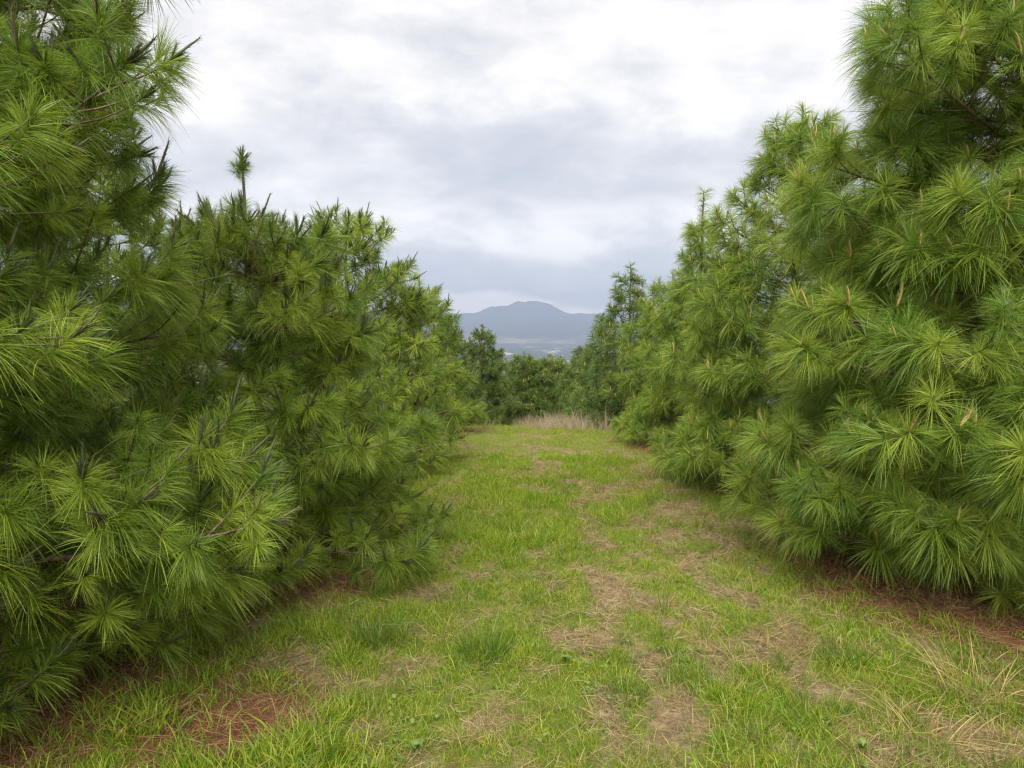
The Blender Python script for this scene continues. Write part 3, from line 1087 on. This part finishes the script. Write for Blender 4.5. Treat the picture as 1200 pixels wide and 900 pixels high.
scatter("tall_grass", G_TALL, 6, 5200, (-3.0, 3.0), (1.7, 8.5), lambda x, y: np.clip((VN[3](x * 1.7 + 9, y * 1.5 + 3, 3) - 0.50) * 6, 0.02, 1) * np.clip(GRN(x, y) * 1.6 - 0.3, 0, 1) * (1 - 0.7 * LIT(x, y)),
        lambda x, y, g: g.uniform(0.5, 1.1, len(x)), 7, ypow=1.15, label="longer dark green blades in loose drifts over the lane")


def leaf_cluster(seed):
    g = np.random.default_rng(seed)
    parts, tn = [], []
    for k in range(int(g.integers(5, 9))):
        L = g.uniform(0.012, 0.030)
        t = np.linspace(0, 1, 4)
        wd = L * 0.36 * np.sin(np.pi * np.clip(t, 0.06, 0.96))
        a = g.uniform(0, 6.283)
        r0 = g.uniform(0.0, 0.02)
        el = g.uniform(0.0, 0.7)
        x_ = r0 + t * L * math.cos(el)
        z_ = 0.008 + g.uniform(0, 0.025) + t * L * math.sin(el) - 0.3 * L * t ** 2
        V = np.stack([np.stack([x_, s_ * wd, z_ + 0.15 * wd * abs(s_)], 1) for s_ in (-1, 1)], 1).reshape(-1, 3)
        ca, sa = math.cos(a), math.sin(a)
        V = np.stack([V[:, 0] * ca - V[:, 1] * sa, V[:, 0] * sa + V[:, 1] * ca, V[:, 2]], 1)
        i = np.arange(3) * 2
        parts.append((V, np.stack([i, i + 1, i + 3, i + 2], 1)))
        tn.append(np.full(len(V), g.random()))
    V, F = merge(parts)
    return V, F, np.concatenate(tn)


G_HERB = bpy.data.collections.new("herb_source")
for i in range(6):
    V, F, tn = leaf_cluster(160 + i)
    G_HERB.objects.link(bpy.data.objects.new("src_%03d" % i, mesh_np("herb", V, F, [M["weed"]], None, tn)))
scatter("ground_herbs", G_HERB, 6, 5500, (-3.2, 3.2), (1.7, 8.0), lambda x, y: np.clip((VN[0](x * 2.1 + 5, y * 1.9 + 31, 3) - 0.47) * 5, 0.05, 1) * (1 - 0.8 * LIT(x, y)),
        lambda x, y, g: g.uniform(0.5, 1.1, len(x)), 8, ypow=1.15, label="tiny round-leaved herbs creeping through the turf")


def ground_at(pxl, pyl):
    """the spot of level ground seen at this pixel of the photograph"""
    d = np.array([(pxl - 600) / f_px, cp - (450 - pyl) / f_px * -sp, 0])
    up = (450 - pyl) / f_px
    dy = cp + up * sp
    dz = -sp + up * cp
    s = EYE / -dz
    return (pxl - 600) / f_px * s, dy * s


def tussock(pxl, pyl, h, spread, n, label, seed, mat="grass_dark", group=None, lean=0.75):
    x, y = ground_at(pxl, pyl)
    V, F, tn = blade_clump(n, spread, h * 0.3, h, lean, 0.0034, seed, 4)
    o = link("grass_tussock", mesh_np("grass_tussock", V, F, [M[mat]], None, tn), None, (x, y, zg(x, y)))
    tag(o, label, "grass tussock", group)


tussock(437, 752, 0.22, 0.09, 190, "dark green grass tussock standing with a brown bare patch at its foot", 201)
tussock(470, 748, 0.14, 0.08, 110, "shorter loose grass tussock right beside a taller dark one", 206)
tussock(566, 772, 0.24, 0.10, 270, "tallest rounded grass tussock standing alone in mid lane", 202)
tussock(735, 812, 0.12, 0.09, 130, "low spreading green tussock next to the biggest heap of dead grass", 203)
tussock(545, 690, 0.13, 0.11, 150, "wide bright green tussock up the lane from the tallest one", 204, "grass")
tussock(985, 775, 0.20, 0.10, 130, "long-bladed tussock in the shade at the skirt of the big mop-tufted pine", 205)
tussock(1150, 805, 0.30, 0.17, 260, "golden dry tussock flopping over beside the big mop-tufted pine", 207, "gold", lean=2.2)
tussock(1075, 850, 0.26, 0.16, 190, "tangled tan tussock of dead blades between green tufts", 208, "gold", lean=2.6)

# small broad-leaved weeds
def weed(pxl, pyl, r, n, label, seed):
    g = np.random.default_rng(seed)
    x, y = ground_at(pxl, pyl)
    root = bpy.data.objects.new("weed", None)
    COL.objects.link(root)
    root.location = (x, y, zg(x, y))
    tag(root, label, "weed")
    for k in range(n):
        L = r * g.uniform(0.7, 1.1)
        w = L * 0.42
        t = np.linspace(0, 1, 6)
        wid = w * 0.5 * np.sin(np.pi * np.clip(t, 0.03, 0.97)) ** 0.8
        zc = 0.03 * np.sin(t * 2.2) + 0.02
        rows = [np.stack([t * L, s * wid, zc + np.abs(s) * 0.12 * wid], 1) for s in (-1, 0, 1)]
        V = np.stack(rows, 1).reshape(-1, 3)
        i = np.arange(5) * 3
        F = np.concatenate([np.stack([i, i + 3, i + 4, i + 1], 1), np.stack([i + 1, i + 4, i + 5, i + 2], 1)])
        a = k * 2.399 + g.normal(0, 0.2)
        o = link("leaf", mesh_np("leaf", V, F, [M["weed"]], None, np.full(len(V), g.random())), root)
        o.rotation_euler = (0, -R(g.uniform(0, 22)), a)


weed(488, 888, 0.050, 8, "pale broad-leaved weed rosette lying flat in the grass", 301)
weed(662, 778, 0.045, 7, "broad-leaved weed sprouting from under the heap of dead grass", 302)
weed(1010, 880, 0.050, 8, "bluish broad-leaved weed near the tangled tan tussock", 303)

# ------------------------------------------------------------------ the air over the valley
def build_haze():
    x0, x1, y0, y1, z0, z1 = -15400, 15400, -15400, 15400, -345, 480
    V = np.array([[x, y, z] for x in (x0, x1) for y in (y0, y1) for z in (z0, z1)], dtype=float)
    F = np.array([[0, 1, 3, 2], [4, 6, 7, 5], [0, 4, 5, 1], [2, 3, 7, 6], [0, 2, 6, 4], [1, 5, 7, 3]])
    m, t, out = new_mat("valley_haze")
    pv = N(t, "ShaderNodeVolumePrincipled")
    pv.inputs["Color"].default_value = (0.40, 0.475, 0.64, 1)
    pv.inputs["Density"].default_value = 1.3e-4
    pv.inputs["Anisotropy"].default_value = 0.1
    t.links.new(pv.outputs[0], out.inputs["Volume"])
    me = mesh_np("haze", V, F, [m], smooth=False)
    o = link("haze", me)
    tag(o, "thin blue haze hanging over the far valley and mountain", "haze", kind="stuff")


build_haze()
